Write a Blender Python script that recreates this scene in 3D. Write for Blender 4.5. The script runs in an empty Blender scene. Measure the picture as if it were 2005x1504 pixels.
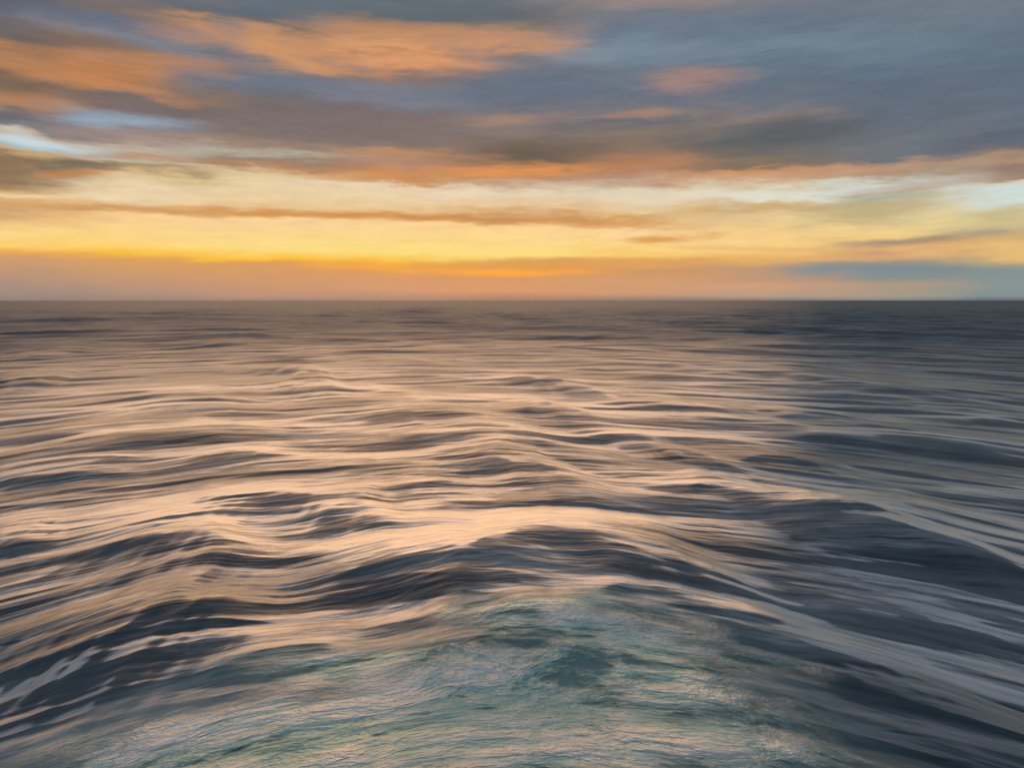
import bpy, math
import numpy as np

R = math.radians
scene = bpy.context.scene
col = scene.collection
EYE = 20.0                                   # metres of the camera above the water

# ------------------------------------------------------------------ camera
cam = bpy.data.cameras.new("camera")
cam.sensor_width = 36.0
cam.lens = 18.0 / math.tan(R(36.0))
cam.clip_start, cam.clip_end = 0.5, 200000.0
cam_o = bpy.data.objects.new("camera", cam)
cam_o.location = (0, 0, EYE)
cam_o.rotation_euler = (R(90.0 - 6.78), 0, 0)
col.objects.link(cam_o)
scene.camera = cam_o

# ------------------------------------------------------------------ exposure
scene.view_settings.view_transform = 'Standard'
scene.view_settings.look = 'None'
scene.view_settings.gamma = 1.0
scene.view_settings.use_curve_mapping = False
scene.view_settings.exposure = 0.0

SUN_AZ, SUN_EL = -10.0, -8.0

# ------------------------------------------------------------------ world: Nishita dusk sky behind a broken cloud deck
SKY = [
    (-34.6, [(0.03, 150, 132, 124), (0.44, 164, 140, 130), (1.61, 186, 150, 124), (2.7, 214, 160, 110), (3.2, 240, 172, 88), (3.6, 255, 209, 108), (4.42, 255, 216, 138), (5.07, 240, 195, 130), (5.73, 214, 170, 120), (6.38, 222, 176, 118), (6.86, 240, 211, 163), (7.25, 196, 156, 104), (7.83, 150, 122, 90), (9.04, 138, 116, 92), (9.51, 200, 165, 120), (9.89, 172, 188, 196), (10.21, 184, 202, 208), (10.61, 200, 186, 168), (11.05, 120, 122, 128), (11.54, 104, 106, 112), (12.07, 164, 128, 108), (12.68, 184, 132, 96), (13.59, 128, 106, 88), (14.34, 118, 102, 92), (15.09, 176, 128, 92), (15.68, 150, 115, 90), (15.97, 112, 102, 96), (17.28, 104, 104, 112), (18.28, 96, 100, 110)]),
    (-28.1, [(0.04, 160, 136, 122), (0.65, 184, 148, 126), (1.9, 206, 156, 112), (2.97, 226, 164, 94), (3.4, 255, 196, 72), (3.86, 255, 212, 116), (4.91, 255, 216, 146), (5.79, 248, 205, 145), (6.2, 216, 168, 110), (7.0, 240, 215, 173), (8.03, 236, 211, 173), (8.65, 214, 184, 138), (9.13, 160, 134, 100), (9.57, 192, 186, 164), (9.9, 190, 150, 122), (10.34, 196, 180, 160), (10.91, 164, 142, 132), (11.47, 150, 136, 134), (11.9, 128, 134, 150), (12.33, 142, 152, 166), (12.89, 122, 112, 112), (13.54, 120, 108, 104), (14.18, 196, 136, 92), (14.98, 170, 118, 80), (15.61, 196, 136, 92), (16.39, 150, 112, 88), (16.92, 140, 118, 106), (17.41, 132, 132, 142), (17.78, 120, 120, 130), (18.38, 104, 116, 134), (18.84, 124, 112, 110), (19.43, 120, 110, 108)]),
    (-19.6, [(0.04, 170, 136, 118), (0.31, 192, 148, 124), (1.46, 210, 154, 112), (2.76, 224, 160, 96), (3.06, 255, 196, 60), (3.93, 255, 222, 134), (5.06, 255, 216, 144), (5.99, 252, 212, 156), (6.55, 222, 160, 96), (7.1, 236, 201, 151), (8.57, 236, 211, 169), (9.29, 226, 198, 154), (9.83, 176, 136, 104), (10.37, 150, 128, 112), (10.83, 182, 172, 156), (11.26, 160, 136, 118), (12.14, 134, 118, 112), (13.53, 124, 110, 106), (14.73, 112, 112, 114), (15.57, 112, 122, 138), (16.24, 112, 118, 132), (16.73, 140, 126, 124), (17.29, 104, 112, 126), (17.65, 140, 126, 124), (18.2, 196, 144, 108), (19.0, 180, 138, 108), (19.32, 120, 108, 100), (19.79, 94, 104, 116), (20.57, 96, 108, 120)]),
    (-10.1, [(0.04, 180, 140, 118), (0.92, 216, 158, 118), (2.12, 222, 158, 102), (2.64, 246, 172, 78), (3.12, 255, 204, 82), (3.71, 255, 224, 130), (4.89, 255, 218, 142), (6.03, 252, 208, 150), (6.57, 218, 154, 88), (7.11, 236, 198, 142), (7.99, 238, 211, 169), (8.83, 236, 211, 179), (9.13, 204, 148, 100), (9.7, 206, 142, 86), (10.52, 176, 136, 116), (11.0, 190, 142, 104), (11.56, 138, 120, 112), (12.66, 128, 114, 110), (13.92, 124, 112, 112), (14.81, 124, 126, 138), (15.86, 122, 126, 138), (16.55, 140, 118, 112), (17.07, 190, 138, 108), (17.58, 220, 156, 110), (18.09, 190, 138, 100), (18.52, 226, 160, 110), (19.09, 200, 146, 106), (19.75, 196, 142, 100), (20.4, 160, 124, 96), (20.72, 98, 102, 108), (21.36, 90, 100, 110)]),
    (-0.1, [(0.04, 170, 132, 110), (0.74, 224, 158, 112), (1.75, 222, 156, 104), (2.24, 255, 172, 70), (2.56, 232, 158, 80), (3.09, 226, 164, 90), (3.57, 255, 224, 128), (4.57, 255, 218, 140), (5.88, 255, 212, 148), (6.36, 206, 148, 90), (6.95, 218, 172, 122), (7.53, 236, 201, 153), (8.5, 234, 213, 183), (9.08, 206, 174, 144), (9.66, 196, 140, 98), (10.11, 220, 148, 86), (10.53, 170, 120, 84), (10.98, 110, 98, 88), (11.92, 128, 108, 92), (12.85, 134, 120, 112), (13.94, 140, 124, 120), (14.31, 116, 116, 126), (15.38, 106, 114, 128), (16.79, 106, 116, 130), (18.0, 118, 120, 130), (18.51, 150, 126, 118), (19.02, 200, 146, 112), (19.69, 190, 142, 112), (20.35, 140, 120, 104), (21.01, 110, 106, 104), (21.65, 96, 104, 112)]),
    (9.9, [(0.04, 150, 128, 116), (0.52, 208, 156, 120), (1.73, 216, 160, 112), (2.33, 206, 152, 108), (3.2, 236, 174, 94), (3.6, 250, 204, 114), (4.39, 255, 216, 138), (5.48, 255, 214, 156), (5.87, 234, 184, 122), (6.38, 212, 160, 98), (6.84, 232, 200, 146), (7.61, 230, 211, 181), (8.38, 226, 214, 186), (8.95, 206, 180, 152), (9.51, 186, 146, 124), (10.15, 186, 134, 100), (10.82, 170, 124, 96), (11.57, 140, 116, 100), (12.66, 134, 120, 110), (13.5, 108, 108, 116), (14.03, 142, 126, 120), (14.64, 118, 118, 126), (15.52, 104, 114, 130), (16.39, 112, 122, 134), (16.91, 108, 122, 136), (18.27, 122, 138, 152), (19.6, 108, 122, 138), (20.57, 116, 122, 132), (21.06, 148, 134, 130), (21.37, 160, 136, 126)]),
    (19.4, [(0.04, 140, 126, 118), (0.31, 190, 156, 132), (1.08, 206, 160, 128), (1.65, 190, 152, 124), (2.42, 196, 154, 118), (3.18, 232, 180, 108), (3.93, 252, 210, 134), (5.06, 248, 207, 145), (5.62, 236, 200, 140), (6.44, 230, 203, 155), (6.81, 206, 172, 122), (7.18, 214, 186, 144), (7.55, 226, 226, 208), (8.03, 222, 218, 196), (8.39, 222, 200, 168), (8.94, 204, 162, 128), (9.56, 198, 142, 96), (9.84, 140, 118, 98), (10.92, 112, 108, 102), (11.8, 98, 100, 102), (12.68, 108, 108, 112), (13.2, 142, 126, 120), (14.23, 112, 118, 130), (15.42, 98, 112, 128), (16.25, 108, 122, 136), (17.08, 100, 116, 132), (17.57, 116, 132, 146), (18.86, 104, 118, 134), (20.13, 112, 120, 134), (20.59, 124, 124, 132)]),
    (27.9, [(0.04, 130, 134, 136), (0.29, 166, 154, 138), (1.12, 174, 154, 132), (1.55, 140, 146, 142), (2.26, 126, 140, 146), (2.72, 150, 146, 136), (3.05, 220, 170, 118), (3.4, 206, 162, 124), (3.68, 232, 178, 118), (4.21, 206, 166, 124), (4.64, 240, 206, 136), (5.27, 244, 211, 145), (5.8, 226, 204, 150), (6.32, 222, 204, 156), (7.36, 206, 202, 178), (7.77, 216, 224, 220), (8.32, 206, 204, 190), (8.8, 180, 156, 132), (9.24, 180, 144, 122), (9.75, 112, 116, 122), (10.76, 112, 118, 124), (12.08, 102, 112, 124), (13.72, 98, 110, 124), (15.0, 98, 112, 128), (15.94, 108, 124, 140), (16.88, 108, 126, 138), (18.71, 112, 124, 136), (19.46, 112, 122, 134)]),
    (34.6, [(0.03, 104, 112, 120), (0.27, 132, 146, 146), (0.94, 136, 150, 148), (1.94, 136, 148, 148), (2.27, 170, 160, 132), (2.6, 230, 188, 120), (3.6, 232, 190, 122), (4.09, 214, 174, 116), (4.58, 206, 186, 146), (5.24, 226, 206, 146), (5.63, 212, 196, 154), (6.05, 216, 218, 196), (6.54, 210, 220, 214), (7.44, 204, 218, 218), (7.76, 216, 198, 172), (8.08, 160, 132, 112), (8.63, 150, 128, 114), (8.94, 176, 144, 116), (9.51, 116, 112, 118), (10.36, 98, 106, 120), (11.92, 104, 114, 130), (13.74, 98, 112, 128), (15.53, 100, 116, 130), (17.28, 106, 118, 132), (18.28, 116, 124, 136)]),
]

CLOUD_WISPS = [   # azimuth, elevation, half length, half depth, tilt (degrees), colour, opacity
    (-9.2, 2.65, 9.1, 0.36, -1.3, (250, 171, 72), 0.7),
    (34.84, 6.55, 3.08, 0.52, -11.05, (210, 222, 216), 0.6),
    (23.51, 5.63, 4.77, 0.33, -0.27, (244, 216, 150), 0.5),
    (-7.24, 20.97, 11.07, 0.64, 1.65, (94, 102, 108), 0.7),
    (-20.79, 18.61, 2.55, 0.51, -22.8, (102, 118, 138), 0.5),
    (-25.89, 17.04, 3.95, 0.37, -2.5, (126, 136, 148), 0.45),
    (-30.56, 16.52, 5.61, 0.72, -0.09, (124, 108, 100), 0.55),
    (-25.92, 16.18, 6.03, 0.41, 2.44, (192, 138, 100), 0.65),
    (-30.43, 14.71, 5.39, 0.56, 1.01, (200, 137, 90), 0.6),
    (-32.61, 12.6, 3.38, 0.31, 3.38, (184, 138, 104), 0.5),
    (-16.13, 17.59, 5.15, 0.59, -11.46, (214, 152, 103), 0.7),
    (-8.51, 19.78, 8.42, 0.46, 0.98, (194, 141, 102), 0.6),
    (-7.94, 17.73, 3.88, 0.48, -0.18, (222, 158, 110), 0.6),
    (2.26, 18.86, 3.95, 0.4, -2.65, (204, 148, 110), 0.55),
    (-16.13, 13.21, 11.23, 1.26, -0.2, (123, 111, 110), 0.4),
    (-0.5, 13.81, 3.6, 0.29, 1.85, (180, 140, 116), 0.5),
    (9.96, 14.04, 3.29, 0.21, 1.98, (174, 132, 112), 0.6),
    (10.74, 10.63, 5.62, 0.45, -2.35, (178, 130, 94), 0.5),
    (-9.99, 9.33, 5.85, 0.3, 0.34, (207, 143, 90), 0.5),
    (-0.91, 2.9, 8.14, 0.32, 1.17, (222, 162, 94), 0.6),
    (9.74, 3.08, 9.84, 0.32, -0.08, (220, 160, 96), 0.5),
    (-0.71, 2.17, 4.3, 0.2, -0.24, (255, 172, 70), 0.8),
    (10.99, 1.8, 8.63, 0.24, 0.3, (214, 154, 108), 0.5),
    (17.72, 1.12, 4.1, 0.19, 0.18, (218, 162, 122), 0.5),
    (13.66, 16.23, 4.3, 0.82, -1.03, (172, 134, 124), 0.75),
    (21.83, 12.34, 4.79, 0.89, 1.31, (92, 96, 100), 0.6),
    (2.88, 11.62, 5.8, 0.82, 2.73, (107, 96, 84), 0.6),
    (0.9, 10.13, 5.03, 0.46, 1.35, (224, 149, 90), 0.6),
    (-31.2, 8.96, 2.35, 0.43, 0.55, (110, 100, 88), 0.75),
    (-31.12, 8.5, 1.62, 0.17, 2.15, (200, 131, 79), 0.7),
    (-33.03, 10.18, 3.63, 0.29, -1.97, (207, 224, 228), 0.75),
    (-28.09, 12.06, 3.56, 0.36, 2.07, (152, 169, 182), 0.85),
    (-21.76, 10.75, 4.52, 0.28, 5.07, (182, 178, 160), 0.5),
    (-27.7, 6.26, 10.28, 0.21, 1.03, (208, 152, 92), 0.7),
    (-12.46, 6.46, 12.36, 0.27, -0.47, (210, 144, 80), 0.7),
    (1.83, 6.17, 13.95, 0.28, -1.77, (208, 144, 90), 0.6),
    (12.29, 4.84, 3.89, 0.31, 1.81, (222, 162, 92), 0.95),
    (17.15, 6.93, 3.7, 0.45, -1.54, (208, 172, 122), 0.5),
    (26.71, 6.46, 5.14, 0.91, 5.32, (187, 168, 128), 0.8),
    (27.9, 7.19, 3.62, 0.31, 0.57, (178, 180, 162), 0.7),
    (34.14, 5.52, 2.21, 0.46, 4.75, (200, 186, 142), 0.7),
    (29.49, 4.19, 6.41, 0.28, 3.47, (148, 136, 122), 0.7),
    (18.24, 3.94, 8.24, 0.19, -3.13, (216, 168, 112), 0.4),
    (25.28, 2.23, 5.67, 0.44, 0.05, (132, 146, 154), 0.45),
    (30.14, 7.84, 6.55, 0.3, 1.85, (179, 154, 132), 0.6),
    (22.11, 9.15, 7.2, 0.28, -0.04, (199, 154, 120), 0.5),
    (22.08, 17.93, 6.88, 0.51, -10.68, (122, 141, 156), 0.4),
    (-16.69, 17.54, 4.88, 0.86, -4.7, (214, 154, 104), 0.4),
    (5.6, 18.26, 3.72, 0.47, 1.45, (128, 149, 166), 0.5),
]


class Nodes:
    def __init__(self, tree):
        self.t = tree
        self.t.nodes.clear()
    def n(self, typ, **kw):
        nd = self.t.nodes.new(typ)
        for k, v in kw.items():
            setattr(nd, k, v)
        return nd
    def set(self, sock, v):
        if isinstance(v, bpy.types.NodeSocket):
            self.t.links.new(v, sock)
        elif v is not None:
            sock.default_value = v
    def math(self, op, a, b=None, c=None, clamp=False):
        nd = self.n('ShaderNodeMath', operation=op, use_clamp=clamp)
        for i, v in enumerate((a, b, c)):
            self.set(nd.inputs[i], v)
        return nd.outputs[0]
    def vmath(self, op, a, b=None):
        nd = self.n('ShaderNodeVectorMath', operation=op)
        self.set(nd.inputs[0], a); self.set(nd.inputs[1], b)
        return nd.outputs['Value'] if op in ('LENGTH', 'DOT_PRODUCT', 'DISTANCE') else nd.outputs[0]
    def xyz(self, x, y, z):
        nd = self.n('ShaderNodeCombineXYZ')
        self.set(nd.inputs[0], x); self.set(nd.inputs[1], y); self.set(nd.inputs[2], z)
        return nd.outputs[0]
    def mix(self, f, a, b):
        nd = self.n('ShaderNodeMix', data_type='RGBA')
        self.set(nd.inputs[0], f); self.set(nd.inputs[6], a); self.set(nd.inputs[7], b)
        return nd.outputs[2]
    def rng(self, v, a, b, c=0.0, d=1.0, kind='SMOOTHSTEP'):
        nd = self.n('ShaderNodeMapRange', interpolation_type=kind)
        for i, s in enumerate((v, a, b, c, d)):
            self.set(nd.inputs[i], s)
        return nd.outputs[0]
    def noise(self, vec, scale=1.0, detail=3.0, rough=0.55, dist=0.0):
        nd = self.n('ShaderNodeTexNoise')
        self.set(nd.inputs['Vector'], vec)
        nd.inputs['Scale'].default_value = scale
        nd.inputs['Detail'].default_value = detail
        nd.inputs['Roughness'].default_value = rough
        nd.inputs['Distortion'].default_value = dist
        return nd.outputs[0], nd.outputs[1]

def lin(h):
    v = [k / 255 for k in h]
    return tuple(c / 12.92 if c <= .04045 else ((c + .055) / 1.055) ** 2.4 for c in v) + (1.0,)

world = bpy.data.worlds.new("World")
scene.world = world
world.use_nodes = True
W = Nodes(world.node_tree)
STRENGTH = 0.1
d = W.n('ShaderNodeTexCoord').outputs['Generated']
d = W.vmath('NORMALIZE', d)
sep = W.n('ShaderNodeSeparateXYZ'); W.set(sep.inputs[0], d)
dx, dy, dz = sep.outputs
az = W.math('MULTIPLY', W.math('ARCTAN2', dx, dy), 180 / math.pi)
el = W.math('MULTIPLY', W.math('ARCSINE', dz), 180 / math.pi)
# wind-drawn cloud edges: the lookup angles are bent by long flat noise
_, nc = W.noise(W.xyz(W.math('MULTIPLY', dx, 7.0), W.math('MULTIPLY', dy, 7.0), W.math('MULTIPLY', dz, 34.0)), 1.0, 4.0, 0.55)
ns = W.n('ShaderNodeSeparateXYZ'); W.set(ns.inputs[0], nc)
calm = W.rng(el, 0.2, 7.0, 0.10, 1.0)
bend = W.math('MULTIPLY', W.math('SUBTRACT', ns.outputs[0], 0.5), calm)
_, fine = W.noise(W.xyz(W.math('MULTIPLY', dx, 18.0), W.math('MULTIPLY', dy, 18.0), W.math('MULTIPLY', dz, 120.0)), 1.0, 4.0, 0.62)
fs = W.n('ShaderNodeSeparateXYZ'); W.set(fs.inputs[0], fine)
el_w = W.math('ADD', el, W.math('MULTIPLY', bend, 1.9))
el_w = W.math('ADD', el_w, W.math('MULTIPLY', W.math('MULTIPLY', W.math('SUBTRACT', fs.outputs[2], 0.5), calm), 1.5))
az_w = W.math('ADD', az, W.math('MULTIPLY', W.math('SUBTRACT', ns.outputs[1], 0.5), 14.0))
TOP = 24.0
pos = W.math('DIVIDE', el_w, TOP)

def ramp(spec):
    nd = W.n('ShaderNodeValToRGB')
    cr = nd.color_ramp
    cr.interpolation = 'LINEAR'
    st = [(s[0], lin(s[1:])) for s in spec]
    while len(cr.elements) < len(st):
        cr.elements.new(0.5)
    for e, (a, c) in zip(cr.elements, st):
        e.position = max(0.0, min(1.0, a / TOP)); e.color = c
    W.set(nd.inputs[0], pos)
    return nd.outputs[0]

c = None
prev = None
for a, spec in SKY:
    r_ = ramp(spec)
    c = r_ if c is None else W.mix(W.rng(az_w, prev, a), c, r_)
    prev = a
# single clouds and wisps
ae = W.xyz(W.math('ADD', az, W.math('MULTIPLY', bend, 6.0)), W.math('ADD', el, W.math('MULTIPLY', bend, 1.3)), 0.0)
fray = W.math('MULTIPLY', W.math('SUBTRACT', fs.outputs[0], 0.5), 1.3)
for (ca, ce, hl, hd, tilt, colr, op) in CLOUD_WISPS:
    mp = W.n('ShaderNodeMapping', vector_type='TEXTURE')
    W.set(mp.inputs[0], ae)
    mp.inputs[1].default_value = (ca, ce, 0)
    mp.inputs[2].default_value = (0, 0, R(tilt))
    mp.inputs[3].default_value = (hl * 1.15, hd * 1.5, 1)
    dd = W.math('ADD', W.vmath('LENGTH', mp.outputs[0]), fray)
    c = W.mix(W.rng(dd, 1.15, 0.15, 0.0, op), c, lin(colr))
# fine drawn-out grain of the deck
grain = W.math('ADD', 1.0, W.math('MULTIPLY', W.math('MULTIPLY', W.math('SUBTRACT', fs.outputs[1], 0.5), 0.36), calm))
c = W.vmath('MULTIPLY', c, W.xyz(grain, grain, grain))
# the unseen deck overhead and behind: dusk-grey, brightened to light the foam
deck = W.mix(W.rng(el, 26.0, 58.0), lin((108, 120, 134)), lin((124, 137, 150)))
deck = W.mix(W.rng(ns.outputs[2], 0.35, 0.7), deck, lin((134, 144, 154)))
c = W.mix(W.rng(el, 18.0, 28.0), c, deck)
c = W.mix(W.rng(W.math('ABSOLUTE', az), 38.0, 80.0), c, deck)
c = W.vmath('MULTIPLY', c, (1 / STRENGTH,) * 3)
sky = W.n('ShaderNodeTexSky', sky_type='NISHITA', sun_disc=False)
sky.sun_elevation = R(SUN_EL); sky.sun_rotation = R(SUN_AZ)
sky.air_density = 1.0; sky.dust_density = 2.0; sky.ozone_density = 1.5
c = W.mix(0.98, sky.outputs[0], c)
bg = W.n('ShaderNodeBackground'); W.set(bg.inputs[0], c); bg.inputs[1].default_value = STRENGTH
out = W.n('ShaderNodeOutputWorld'); W.set(out.inputs[0], bg.outputs[0])

# ------------------------------------------------------------------ sun, low behind the veil of cloud
sun = bpy.data.lights.new("sun", 'SUN')
sun.energy = 1.3
sun.angle = R(70.0)
sun.color = (1.0, 0.56, 0.30)
sun_o = bpy.data.objects.new("sun", sun)
sun_o.rotation_euler = (R(90.0 - SUN_EL), 0, R(180.0 - SUN_AZ))
sun_o.location = (-400, 2500, 300)
col.objects.link(sun_o)

# ------------------------------------------------------------------ the sea
RIDGES = [   # crest line (x, y) in metres, height, length of the near face, length of the back
    ([(-28.58, 32.24), (-26.81, 34.94), (-23.65, 38.73), (-18.95, 42.99), (-16.71, 45.91), (-14.81, 48.93)], 1.7, 8.35, 10),
    ([(-16.59, 45.61), (-12.74, 48.06), (-7.65, 50.34), (-4.88, 53.2), (-0.1, 54.56), (4.15, 56.94), (8.52, 57.77), (13.5, 56.94), (17.27, 55.33)], 2.3, 13.2, 9),
    ([(-9.5, 34.13), (-5.65, 36.52), (-1.56, 38.92), (2.45, 41.63), (4.9, 43.91), (7.79, 45.31), (11.17, 45.14), (14.87, 43.91)], 1.2, 5.25, 7),
    ([(4.57, 47.48), (8.43, 49.19), (12.41, 48.8), (16.09, 47.67), (18.91, 46.58)], 0.9, 3.73, 7),
    ([(-18.99, 32.74), (-16.47, 35.66), (-13.86, 37.59), (-10.81, 39.1), (-7.29, 39.42)], 0.5, 1.7, 4),
    ([(17.63, 62.67), (21.43, 64.32), (26.03, 62.67), (32.98, 63.49), (38.88, 65.53), (43.38, 63.49), (48.25, 58.87)], 1.7, 9.92, 9),
    ([(24.48, 54.71), (31.31, 55.97), (34.89, 51.78), (40.98, 49.65)], 1.5, 5.83, 9),
    ([(-22.47, 62.41), (-18.71, 65.67), (-14.83, 65.84), (-8.52, 62.56)], 0.9, 7.21, 12),
    ([(-35.94, 45.23), (-33.89, 49.96), (-28.47, 55.73), (-24.2, 56.51), (-18.06, 54.47)], 1.6, 6.72, 10),
    ([(-45.06, 54.49), (-42.12, 56.08), (-37.47, 57.37)], 0.8, 2.73, 8),
    ([(-80.01, 98.59), (-70.55, 101.77), (-58.68, 99.37), (-49.53, 98.59), (-41.19, 101.36), (-30.37, 102.59)], 1.4, 8.96, 22),
    ([(-61.43, 75.14), (-56.35, 75.82), (-49.65, 78.64), (-41.79, 80.39)], 1.0, 4.34, 14),
    ([(-34.48, 111.16), (-28.53, 120.7), (-18.08, 121.86), (-3.73, 119.56), (4.8, 113.66)], 1.5, 16.36, 22),
    ([(-11.42, 84.73), (-6.99, 92.5), (-0.18, 95.29), (8.19, 94.58), (15.64, 89.23)], 1.3, 8.34, 16),
    ([(-7.09, 78.14), (-2.58, 81.97), (3.51, 82.51), (9.69, 78.14)], 1.3, 9.22, 14),
    ([(-1.98, 119.95), (5.51, 130.95), (15.1, 130.95)], 1.2, 10.37, 20),
    ([(20.24, 127.07), (28.81, 132.3), (40.98, 130.95), (43.6, 124.61)], 1.2, 10.37, 20),
    ([(-86.2, 124.85), (-80.27, 133.37), (-69.47, 139.2), (-51.52, 134.78), (-42.31, 130.63)], 1.5, 15.91, 24),
    ([(66.28, 137.86), (79.9, 148.32), (93.99, 146.61), (113.68, 141.7)], 1.6, 19.08, 26),
    ([(32.11, 95.29), (39.47, 99.79), (50.45, 98.24), (60.38, 96.74), (75.38, 93.18)], 1.3, 7.47, 18),
    ([(10.9, 193.26), (30.03, 209.03), (51.31, 209.03), (67.18, 193.26)], 1.6, 22.9, 34),
    ([(57.28, 179.69), (76.16, 187.6), (88.54, 184.88), (99.71, 175.97)], 1.6, 20.5, 32),
    ([(24.35, 82.82), (32.52, 88.55), (38.43, 84.18), (42.32, 82.02)], 0.9, 4.38, 14),
    ([(-60.62, 155.95), (-53.93, 167.11), (-42.96, 167.11), (-35.5, 160.84)], 1.4, 16.69, 28),
    ([(-68.53, 187.25), (-61.11, 198.74), (-48.8, 195.74)], 1.3, 17.67, 30),
    ([(-176.89, 337.97), (-156.87, 371.99), (-112.73, 351.76)], 1.6, 45.55, 50),
    ([(-215.67, 282.51), (-202.22, 302.37), (-168.54, 282.51)], 1.6, 33.9, 45),
    ([(-128.95, 166.4), (-121.48, 173.15), (-107.26, 168.59)], 1.5, 15.93, 30),
    ([(-0.3, 166.73), (9.74, 172.29), (18.91, 164.61)], 1.3, 13.47, 28),
    ([(15.44, 69.84), (20.53, 73.28), (25.75, 72.65), (28.94, 69.84)], 0.9, 4.48, 12),
    ([(15.27, 91.01), (21.69, 89.73), (28.01, 86.68)], 1.0, 5.57, 16),
    ([(70.87, 112.58), (81.96, 116.68), (93.06, 117.75)], 1.2, 7.35, 20),
    ([(-34.5, 65.94), (-29.57, 68.25), (-22.82, 69.37), (-18.09, 68.99)], 0.8, 3.01, 12),
    ([(-42.95, 87.76), (-33.23, 89.59), (-25.64, 90.85)], 0.7, 3.68, 14),
    ([(-16.07, 71.5), (-10.13, 74.84), (-3.49, 75.28)], 0.6, 3.01, 12),
    ([(42.38, 116.07), (52.51, 119.84), (60.21, 117.66)], 1.0, 7.61, 20),
    ([(-62.68, 225.45), (-41.52, 235.62), (-16.94, 227.42)], 1.2, 18.59, 34),
    ([(125.75, 255.68), (161.22, 271.8), (177.72, 255.68)], 1.5, 29.97, 40),
    ([(21.9, 390.41), (72.52, 422.07), (110.67, 384.64)], 1.5, 51.59, 55),
    ([(-92.76, 423.87), (-47.53, 461.25), (-6.9, 423.87)], 1.4, 53.7, 60),
    ([(165.24, 459.29), (232.1, 503.67), (269.62, 467.54)], 1.5, 63.85, 60),
    ([(11.56, 40.23), (16.55, 38.94), (19.81, 36.04), (23.15, 33.53), (25.62, 30.12)], 0.6, 4.41, 7),
    ([(17.47, 46.47), (22.59, 44.0), (26.89, 41.76), (31.65, 38.48)], 0.5, 2.72, 6),
]

FOAM_PATCHES = [   # centre x, y, half width, half length, turn (degrees), weight
    (-1.3, 31.3, 11.6, 7.4, 0, 1.0),
    (-8.9, 30.1, 12.1, 5.8, 12, 0.95),
    (5.4, 35.9, 9.1, 9.0, -20, 0.75),
    (1.5, 40.5, 7.1, 4.4, -5, 0.7),
    (8.8, 30.1, 7.7, 5.3, -25, 0.65),
    (-8.2, 35.3, 8.1, 5.2, 15, 0.65),
    (-14.2, 29.4, 8.7, 3.6, 15, 0.6),
    (-2.1, 26.4, 16.6, 2.9, 0, 1.0),
]

rs = np.random.RandomState(11)

def bow(x, y):
    """distance of the curved wave line through (x, y): crests bend round the churned water near the rocks"""
    u = x - 2.0
    rr = 8.0 + 0.75 * np.maximum(y, 0)
    return y + rr * (np.sqrt(1.0 + (u / rr) ** 2) - 1.0)

def sstep(e0, e1, x):
    t = np.clip((x - e0) / (e1 - e0), 0, 1)
    return t * t * (3 - 2 * t)

def perlin(x, y, seed):
    r2 = np.random.RandomState(seed)
    perm = r2.permutation(256); ang = r2.uniform(0, 2 * math.pi, 256)
    gx, gy = np.cos(ang), np.sin(ang)
    xi, yi = np.floor(x).astype(int), np.floor(y).astype(int)
    fx, fy = x - xi, y - yi
    u, v = fx ** 3 * (fx * (fx * 6 - 15) + 10), fy ** 3 * (fy * (fy * 6 - 15) + 10)
    def g(i, j):
        k = perm[(perm[(xi + i) & 255] + yi + j) & 255]
        return gx[k] * (fx - i) + gy[k] * (fy - j)
    n0 = g(0, 0) * (1 - u) + g(1, 0) * u
    n1 = g(0, 1) * (1 - u) + g(1, 1) * u
    return (n0 * (1 - v) + n1 * v) * 1.5

WAVES = []                                   # length, height, heading, phase
for lam, amp, n in ((46, .10, 4), (29, .08, 5), (18, .04, 6)):
    for _ in range(n):
        WAVES.append((lam * rs.uniform(.8, 1.25), amp * rs.uniform(.6, 1.3), R(rs.normal(4, 17)), rs.uniform(0, 2 * math.pi)))
SWELL = []                                   # the longer swell further out
for lam, amp, n in ((150, 1.0, 4), (90, .75, 5), (62, .5, 6)):
    for _ in range(n):
        SWELL.append((lam * rs.uniform(.8, 1.25), amp * rs.uniform(.6, 1.3), R(rs.normal(2, 14)), rs.uniform(0, 2 * math.pi)))
CHOP = ((40, 7.5, .28), (24, 3.8, .17), (12, 1.9, .065), (6, .95, .025))   # length along and across the crests, height

def gusts(x, y, seed, l):
    r2 = np.random.RandomState(seed)
    s = np.zeros_like(x)
    for _ in range(6):
        a, p, k = r2.uniform(0, 6.28), r2.uniform(0, 6.28), 2 * math.pi / (l * r2.uniform(.6, 1.6))
        s += np.sin(k * (x * math.cos(a) * .45 + y * math.sin(a)) + p)
    return s / 6

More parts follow.
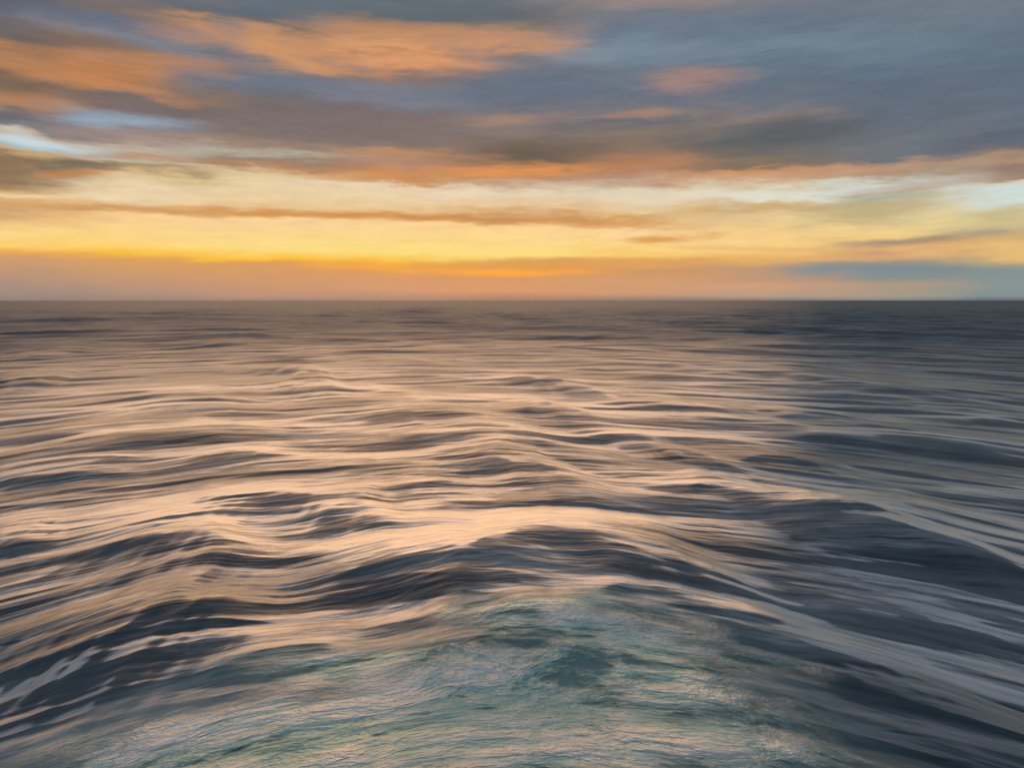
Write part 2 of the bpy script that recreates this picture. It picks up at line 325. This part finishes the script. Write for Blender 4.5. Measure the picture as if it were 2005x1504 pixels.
def height(x, y, spacing):
    v = bow(x, y)
    h = np.zeros_like(x)
    far = sstep(110, 420, y)
    for i, (l_, a, th, ph) in enumerate(WAVES + SWELL):
        fade = sstep(2.0, 4.0, l_ / spacing)
        if i >= len(WAVES):
            fade = fade * far * .6
        k = 2 * math.pi / l_
        p = k * (v * math.cos(th) + x * math.sin(th)) + ph
        p = p + 0.45 * np.sin(p + 0.6)                       # near face steeper than the back
        h += fade * a * (np.exp(np.cos(p)) - 1.27) * (0.7 + 0.9 * gusts(x, v, 50 + i % 9, l_ * 7))
    wx = x + 3.0 * perlin(x / 21, v / 13, 3); wv = v + 1.2 * perlin(x / 17, v / 8, 4) + .06 * x
    for i, (lx, lv, a) in enumerate(CHOP):
        fade = sstep(1.5, 3.5, lv / spacing)
        sg = 1 if i % 2 else -1
        p_, q_ = wx / lx, (wv + sg * .05 * x) / lv
        c_, s_ = math.cos(.6 + i), math.sin(.6 + i)
        n_ = perlin(p_ * c_ - q_ * s_, p_ * s_ + q_ * c_, 20 + i)
        h += fade * a * (.8 * (.38 - np.abs(n_)) + .7 * n_)
    near = sstep(900, 300, y)
    for i, (pts, A, lf, lb) in enumerate(RIDGES):
        px = np.array([p[0] for p in pts]); py = np.array([p[1] for p in pts])
        x0, x1 = px[0], px[-1]
        mar = 2.7 * max(lb, lf) + .12 * (x1 - x0)
        m = (x > x0 - mar) & (x < x1 + mar) & (y > py.min() - 9 * lf) & (y < py.max() + 5 * lb)
        if not m.any():
            continue
        X, Y = x[m], y[m]
        # smooth the crest polyline, with a slight wander of its own
        e_ = .5 * (x1 - x0)
        px = np.concatenate([[x0 - e_], px, [x1 + e_]])
        py = np.concatenate([[py[0] - e_ * (py[1] - py[0]) / (px[2] - px[1])], py, [py[-1] + e_ * (py[-1] - py[-2]) / (px[-2] - px[-3])]])
        sx = np.linspace(px[0], px[-1], 240)
        sy = np.interp(sx, px, py)
        ker = np.hanning(25); ker /= ker.sum()
        sy = np.convolve(np.pad(sy, 12, mode='edge'), ker, 'valid')
        span = x1 - x0
        yc = np.interp(X, sx, sy)
        yc = yc + lf * .25 * perlin(X / (span * .22) + 7.3 * i, Y * 0 + .37 * i, 900 + i)
        yc = yc + lf * .06 * perlin(X / (span * .07), Y / (2 * lf), 950 + i)
        t = (X + .45 * (Y - yc) - x0) / span + .06 * perlin(X / 15.0, Y / 7.0, 970 + i)
        env = sstep(0, .42, t) * sstep(1, .58, t)
        s = yc - Y
        lfe = lf * (.55 + .45 * env)
        prof = np.where(s > 0, np.exp(-(np.abs(s) / lfe) ** 1.35), np.exp(-(np.abs(s) / lb) ** 1.5))
        h[m] += .76 * A * env * prof
    return h

def foam_weight(x, y):
    w = np.zeros_like(x)
    for (cx, cy, ex, ey, rot, wt) in FOAM_PATCHES:
        c_, s_ = math.cos(R(rot)), math.sin(R(rot))
        a = ((x - cx) * c_ + (y - cy) * s_) / ex
        b = (-(x - cx) * s_ + (y - cy) * c_) / ey
        w = np.maximum(w, wt * np.clip(1.35 - np.sqrt(a * a + b * b), 0, 1))
    return np.clip(w, 0, 1)

def sheet(name, th, ph, patch=None, lift=0.0):
    """a sheet of quads over rings (depression angles seen from 20 m up) and bearings, finest where the water is nearest"""
    rad = EYE / np.tan(th)
    rr, aa = np.meshgrid(rad, ph, indexing='ij')
    x, y = rr * np.sin(aa), rr * np.cos(aa)
    dr = np.abs(np.gradient(rad))[:, None] * np.ones_like(aa)
    da = np.abs(np.gradient(ph))[None, :] * rr
    h = height(x, y, np.maximum(dr, da * .35))
    # the steep near sides of the waves, where reflectivity is cut to paint them dark
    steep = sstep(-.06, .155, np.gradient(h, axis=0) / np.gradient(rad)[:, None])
    h *= sstep(20000, 4000, rr)
    z = h + lift
    nr, na = x.shape
    co = np.stack([x, y, z], -1).reshape(-1, 3)
    i = np.arange(nr * na).reshape(nr, na)
    q = np.stack([i[:-1, :-1], i[:-1, 1:], i[1:, 1:], i[1:, :-1]], -1).reshape(-1, 4)
    fw = (patch or foam_weight)(x, y).reshape(-1)
    steep = steep.reshape(-1)
    if patch is not None:
        k = fw > .08
        q = q[k[q].any(axis=1)]
        used = np.zeros(len(co), bool); used[q] = True
        idx = np.cumsum(used) - 1
        co, fw, steep, q = co[used], fw[used], steep[used], idx[q]
        x, y = co[:, 0], co[:, 1]
    me = bpy.data.meshes.new(name)
    me.vertices.add(len(co)); me.vertices.foreach_set('co', co.astype(np.float32).ravel())
    me.loops.add(len(q) * 4); me.loops.foreach_set('vertex_index', q.astype(np.int32).ravel())
    me.polygons.add(len(q))
    me.polygons.foreach_set('loop_start', np.arange(0, len(q) * 4, 4, dtype=np.int32))
    me.polygons.foreach_set('use_smooth', np.ones(len(q), bool))
    me.update(calc_edges=True)
    X, Y = co[:, 0], co[:, 1]
    flow = np.stack([X - 2.0, bow(X, Y), np.zeros_like(X)], -1)
    at_ = me.attributes.new('flow', 'FLOAT_VECTOR', 'POINT'); at_.data.foreach_set('vector', flow.astype(np.float32).ravel())
    at_ = me.attributes.new('churn', 'FLOAT', 'POINT'); at_.data.foreach_set('value', fw.astype(np.float32))
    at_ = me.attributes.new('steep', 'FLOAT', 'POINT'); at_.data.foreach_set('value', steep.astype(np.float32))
    o = bpy.data.objects.new(name, me)
    col.objects.link(o)
    return o

deg = np.radians
th = np.concatenate([deg(np.linspace(80, 40, 30)[:-1]), deg(np.linspace(40, 5, 760)[:-1]), deg(np.linspace(5, .35, 330)[:-1]),
                     deg(np.geomspace(.35, .012, 26))])
front = np.linspace(-44, 44, 560)
ph = deg(np.concatenate([np.linspace(-180, -44, 60)[:-1], front, np.linspace(44, 180, 60)[1:]]))
sea = sheet('sea', th, ph)
sea['kind'] = 'structure'
sea['label'] = 'dark blue-grey ocean swell with peach evening sheen on the backs of the waves'

def streak_fields(N, flow):
    """long drawn-out noises that follow the wave lines"""
    wv = N.noise(flow, .09, 2.0, .5)[1]
    flow = N.vmath('ADD', flow, N.vmath('MULTIPLY', N.vmath('SUBTRACT', wv, (.5, .5, .5)), (9.0, 2.6, 0.0)))
    def nz(su, sv, detail=3.0, rough=.55, off=0.0, turn=None):
        mp = N.n('ShaderNodeMapping')
        N.set(mp.inputs[0], flow)
        m2 = N.n('ShaderNodeMapping')
        N.set(m2.inputs[0], mp.outputs[0])
        m2.inputs[2].default_value = (R(20), R(15), R(37.0 + off))
        mp.inputs[1].default_value = (off, off * .7, off * .3)
        mp.inputs[2].default_value = (0, 0, R(7.0 * math.sin(off * 3.1) if turn is None else turn))
        mp.inputs[3].default_value = (su, sv, 1)
        return N.noise(m2.outputs[0], 1.0, detail, rough)[0]
    return nz

m = bpy.data.materials.new('sea_water'); m.use_nodes = True
N = Nodes(m.node_tree)
flow = N.n('ShaderNodeAttribute', attribute_name='flow').outputs['Vector']
churn = N.n('ShaderNodeAttribute', attribute_name='churn').outputs['Fac']
nz = streak_fields(N, flow)
bmp = None
for (su, sv, dist, st, det, off) in ((.05, .30, .50, .8, 3.0, 3.0), (.11, 1.0, .14, .9, 5.0, 17.0), (.22, 3.0, .032, .7, 4.0, 41.0), (.45, 1.5, .045, .7, 4.0, 97.0), (.5, 1.7, .04, .7, 4.0, 113.0)):
    b = N.n('ShaderNodeBump')
    N.set(b.inputs['Height'], nz(su, sv, det, .55, off, {97.0: 24.0, 113.0: -21.0}.get(off)))
    b.inputs['Distance'].default_value = dist; b.inputs['Strength'].default_value = st
    if bmp is not None:
        N.set(b.inputs['Normal'], bmp)
    bmp = b.outputs[0]
bs = N.n('ShaderNodeBsdfPrincipled')
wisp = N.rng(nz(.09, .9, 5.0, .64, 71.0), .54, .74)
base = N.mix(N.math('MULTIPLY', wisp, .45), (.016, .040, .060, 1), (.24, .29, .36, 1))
def veil(su, sv, off, turn):
    r_ = N.math('ABSOLUTE', N.math('SUBTRACT', nz(su, sv, 4.0, .6, off, turn), .5))
    return N.math('SUBTRACT', 1.0, N.math('MULTIPLY', r_, 9.0), clamp=True)
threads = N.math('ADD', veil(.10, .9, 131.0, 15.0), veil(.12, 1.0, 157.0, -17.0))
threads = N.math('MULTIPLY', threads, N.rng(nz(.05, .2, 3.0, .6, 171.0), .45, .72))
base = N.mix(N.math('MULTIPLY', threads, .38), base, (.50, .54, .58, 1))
base = N.mix(N.math('MULTIPLY', churn, .8), base, (.22, .40, .38, 1))
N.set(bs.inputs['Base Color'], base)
# painted sheen: reflectivity raised in streaks, fading towards the open sea
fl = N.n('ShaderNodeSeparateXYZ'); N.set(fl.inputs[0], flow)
sheen_mask = N.math('POWER', N.rng(fl.outputs[1], 470.0, 45.0), 2.0)
sheen_mask = N.math('MULTIPLY', sheen_mask, N.rng(fl.outputs[1], 35.0, 51.0, .07, 1.0))
sheen_mask = N.math('MULTIPLY', sheen_mask, N.rng(N.math('ADD', nz(.03, .085, 4.0, .6, 5.0), N.math('ADD', N.math('MULTIPLY', nz(.19, 1.0, 6.0, .70, 15.0), .50), N.math('MULTIPLY', nz(.5, 2.6, 5.0, .65, 19.0, 12.0), .34))), .78, 1.08, .09, 1.0))
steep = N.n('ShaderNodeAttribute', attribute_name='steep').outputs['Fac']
sheen_mask = N.math('MULTIPLY', sheen_mask, N.rng(N.math('ADD', steep, N.math('MULTIPLY', N.math('SUBTRACT', nz(.18, 1.1, 6.0, .70, 33.0), .5), 1.5)), .05, .75, 1.0, .04))  # steep near faces lose the sheen, which paints them dark
N.set(bs.inputs['Roughness'], N.rng(fl.outputs[1], 700.0, 60.0, .48, .30))
N.set(bs.inputs['IOR'], N.rng(N.math('MULTIPLY', sheen_mask, N.rng(churn, .1, .8, 1.0, .4)), 0, 1, 1.34, 19.0, 'LINEAR'))
N.set(bs.inputs['Normal'], bmp)
o_ = N.n('ShaderNodeOutputMaterial'); N.set(o_.inputs[0], bs.outputs[0])
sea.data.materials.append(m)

# ------------------------------------------------------------------ the churned foam below the camera
th2 = deg(np.linspace(50, 21, 420)); ph2 = deg(np.linspace(-46, 46, 420))
foam = sheet('foam', th2, ph2, patch=lambda x, y: np.clip(foam_weight(x, y) + .30 * perlin(x / 6.5, bow(x, y) / 3.2, 77) + .16 * perlin(x / 2.2, bow(x, y) / 1.1, 78), 0, 1), lift=.06)
foam['kind'] = 'stuff'
foam['label'] = 'pale green and cream foam churning on the water below'
m = bpy.data.materials.new('sea_foam'); m.use_nodes = True
N = Nodes(m.node_tree)
flow = N.n('ShaderNodeAttribute', attribute_name='flow').outputs['Vector']
churn = N.n('ShaderNodeAttribute', attribute_name='churn').outputs['Fac']
nz = streak_fields(N, flow)
def strands(su, sv, off, det=4.0):
    """thin bright threads where the noise crosses its middle value"""
    r_ = N.math('ABSOLUTE', N.math('SUBTRACT', nz(su, sv, det, .6, off), .5))
    return N.math('SUBTRACT', 1.0, N.math('MULTIPLY', r_, 5.0), clamp=True)
cloudy = N.rng(nz(.13, .34, 6.0, .62, 9.0), .32, .68, 0, 1, 'LINEAR')
thread = N.math('MULTIPLY', N.math('ADD', strands(.17, .48, 23.0), strands(.34, 1.1, 51.0)), .5)
f = N.math('ADD', N.math('MULTIPLY', cloudy, .60), N.math('MULTIPLY', thread, .40))
cover = N.rng(N.math('ADD', f, N.math('MULTIPLY', N.math('SUBTRACT', churn, .5), .42)), .32, .60, 0.0, .98)
cover = N.math('MULTIPLY', cover, N.rng(churn, .09, .80))
b0 = N.n('ShaderNodeBump'); N.set(b0.inputs['Height'], cloudy); b0.inputs['Distance'].default_value = 1.7; b0.inputs['Strength'].default_value = .9
b = N.n('ShaderNodeBump'); N.set(b.inputs['Height'], N.math('ADD', thread, nz(.4, 1.8, 2.0, .5, 61.0))); b.inputs['Distance'].default_value = .08; b.inputs['Strength'].default_value = .9
N.set(b.inputs['Normal'], b0.outputs[0])
df = N.n('ShaderNodeBsdfPrincipled')
N.set(df.inputs['Base Color'], N.mix(N.rng(f, .40, .76), (.24, .60, .54, 1), (.96, .98, .90, 1)))
df.inputs['Roughness'].default_value = .38; df.inputs['IOR'].default_value = 5.0; df.inputs['Metallic'].default_value = .35
N.set(df.inputs['Normal'], b.outputs[0])
tr = N.n('ShaderNodeBsdfTransparent')
mx = N.n('ShaderNodeMixShader'); N.set(mx.inputs[0], cover); N.set(mx.inputs[1], tr.outputs[0]); N.set(mx.inputs[2], df.outputs[0])
o_ = N.n('ShaderNodeOutputMaterial'); N.set(o_.inputs[0], mx.outputs[0])
foam.data.materials.append(m)
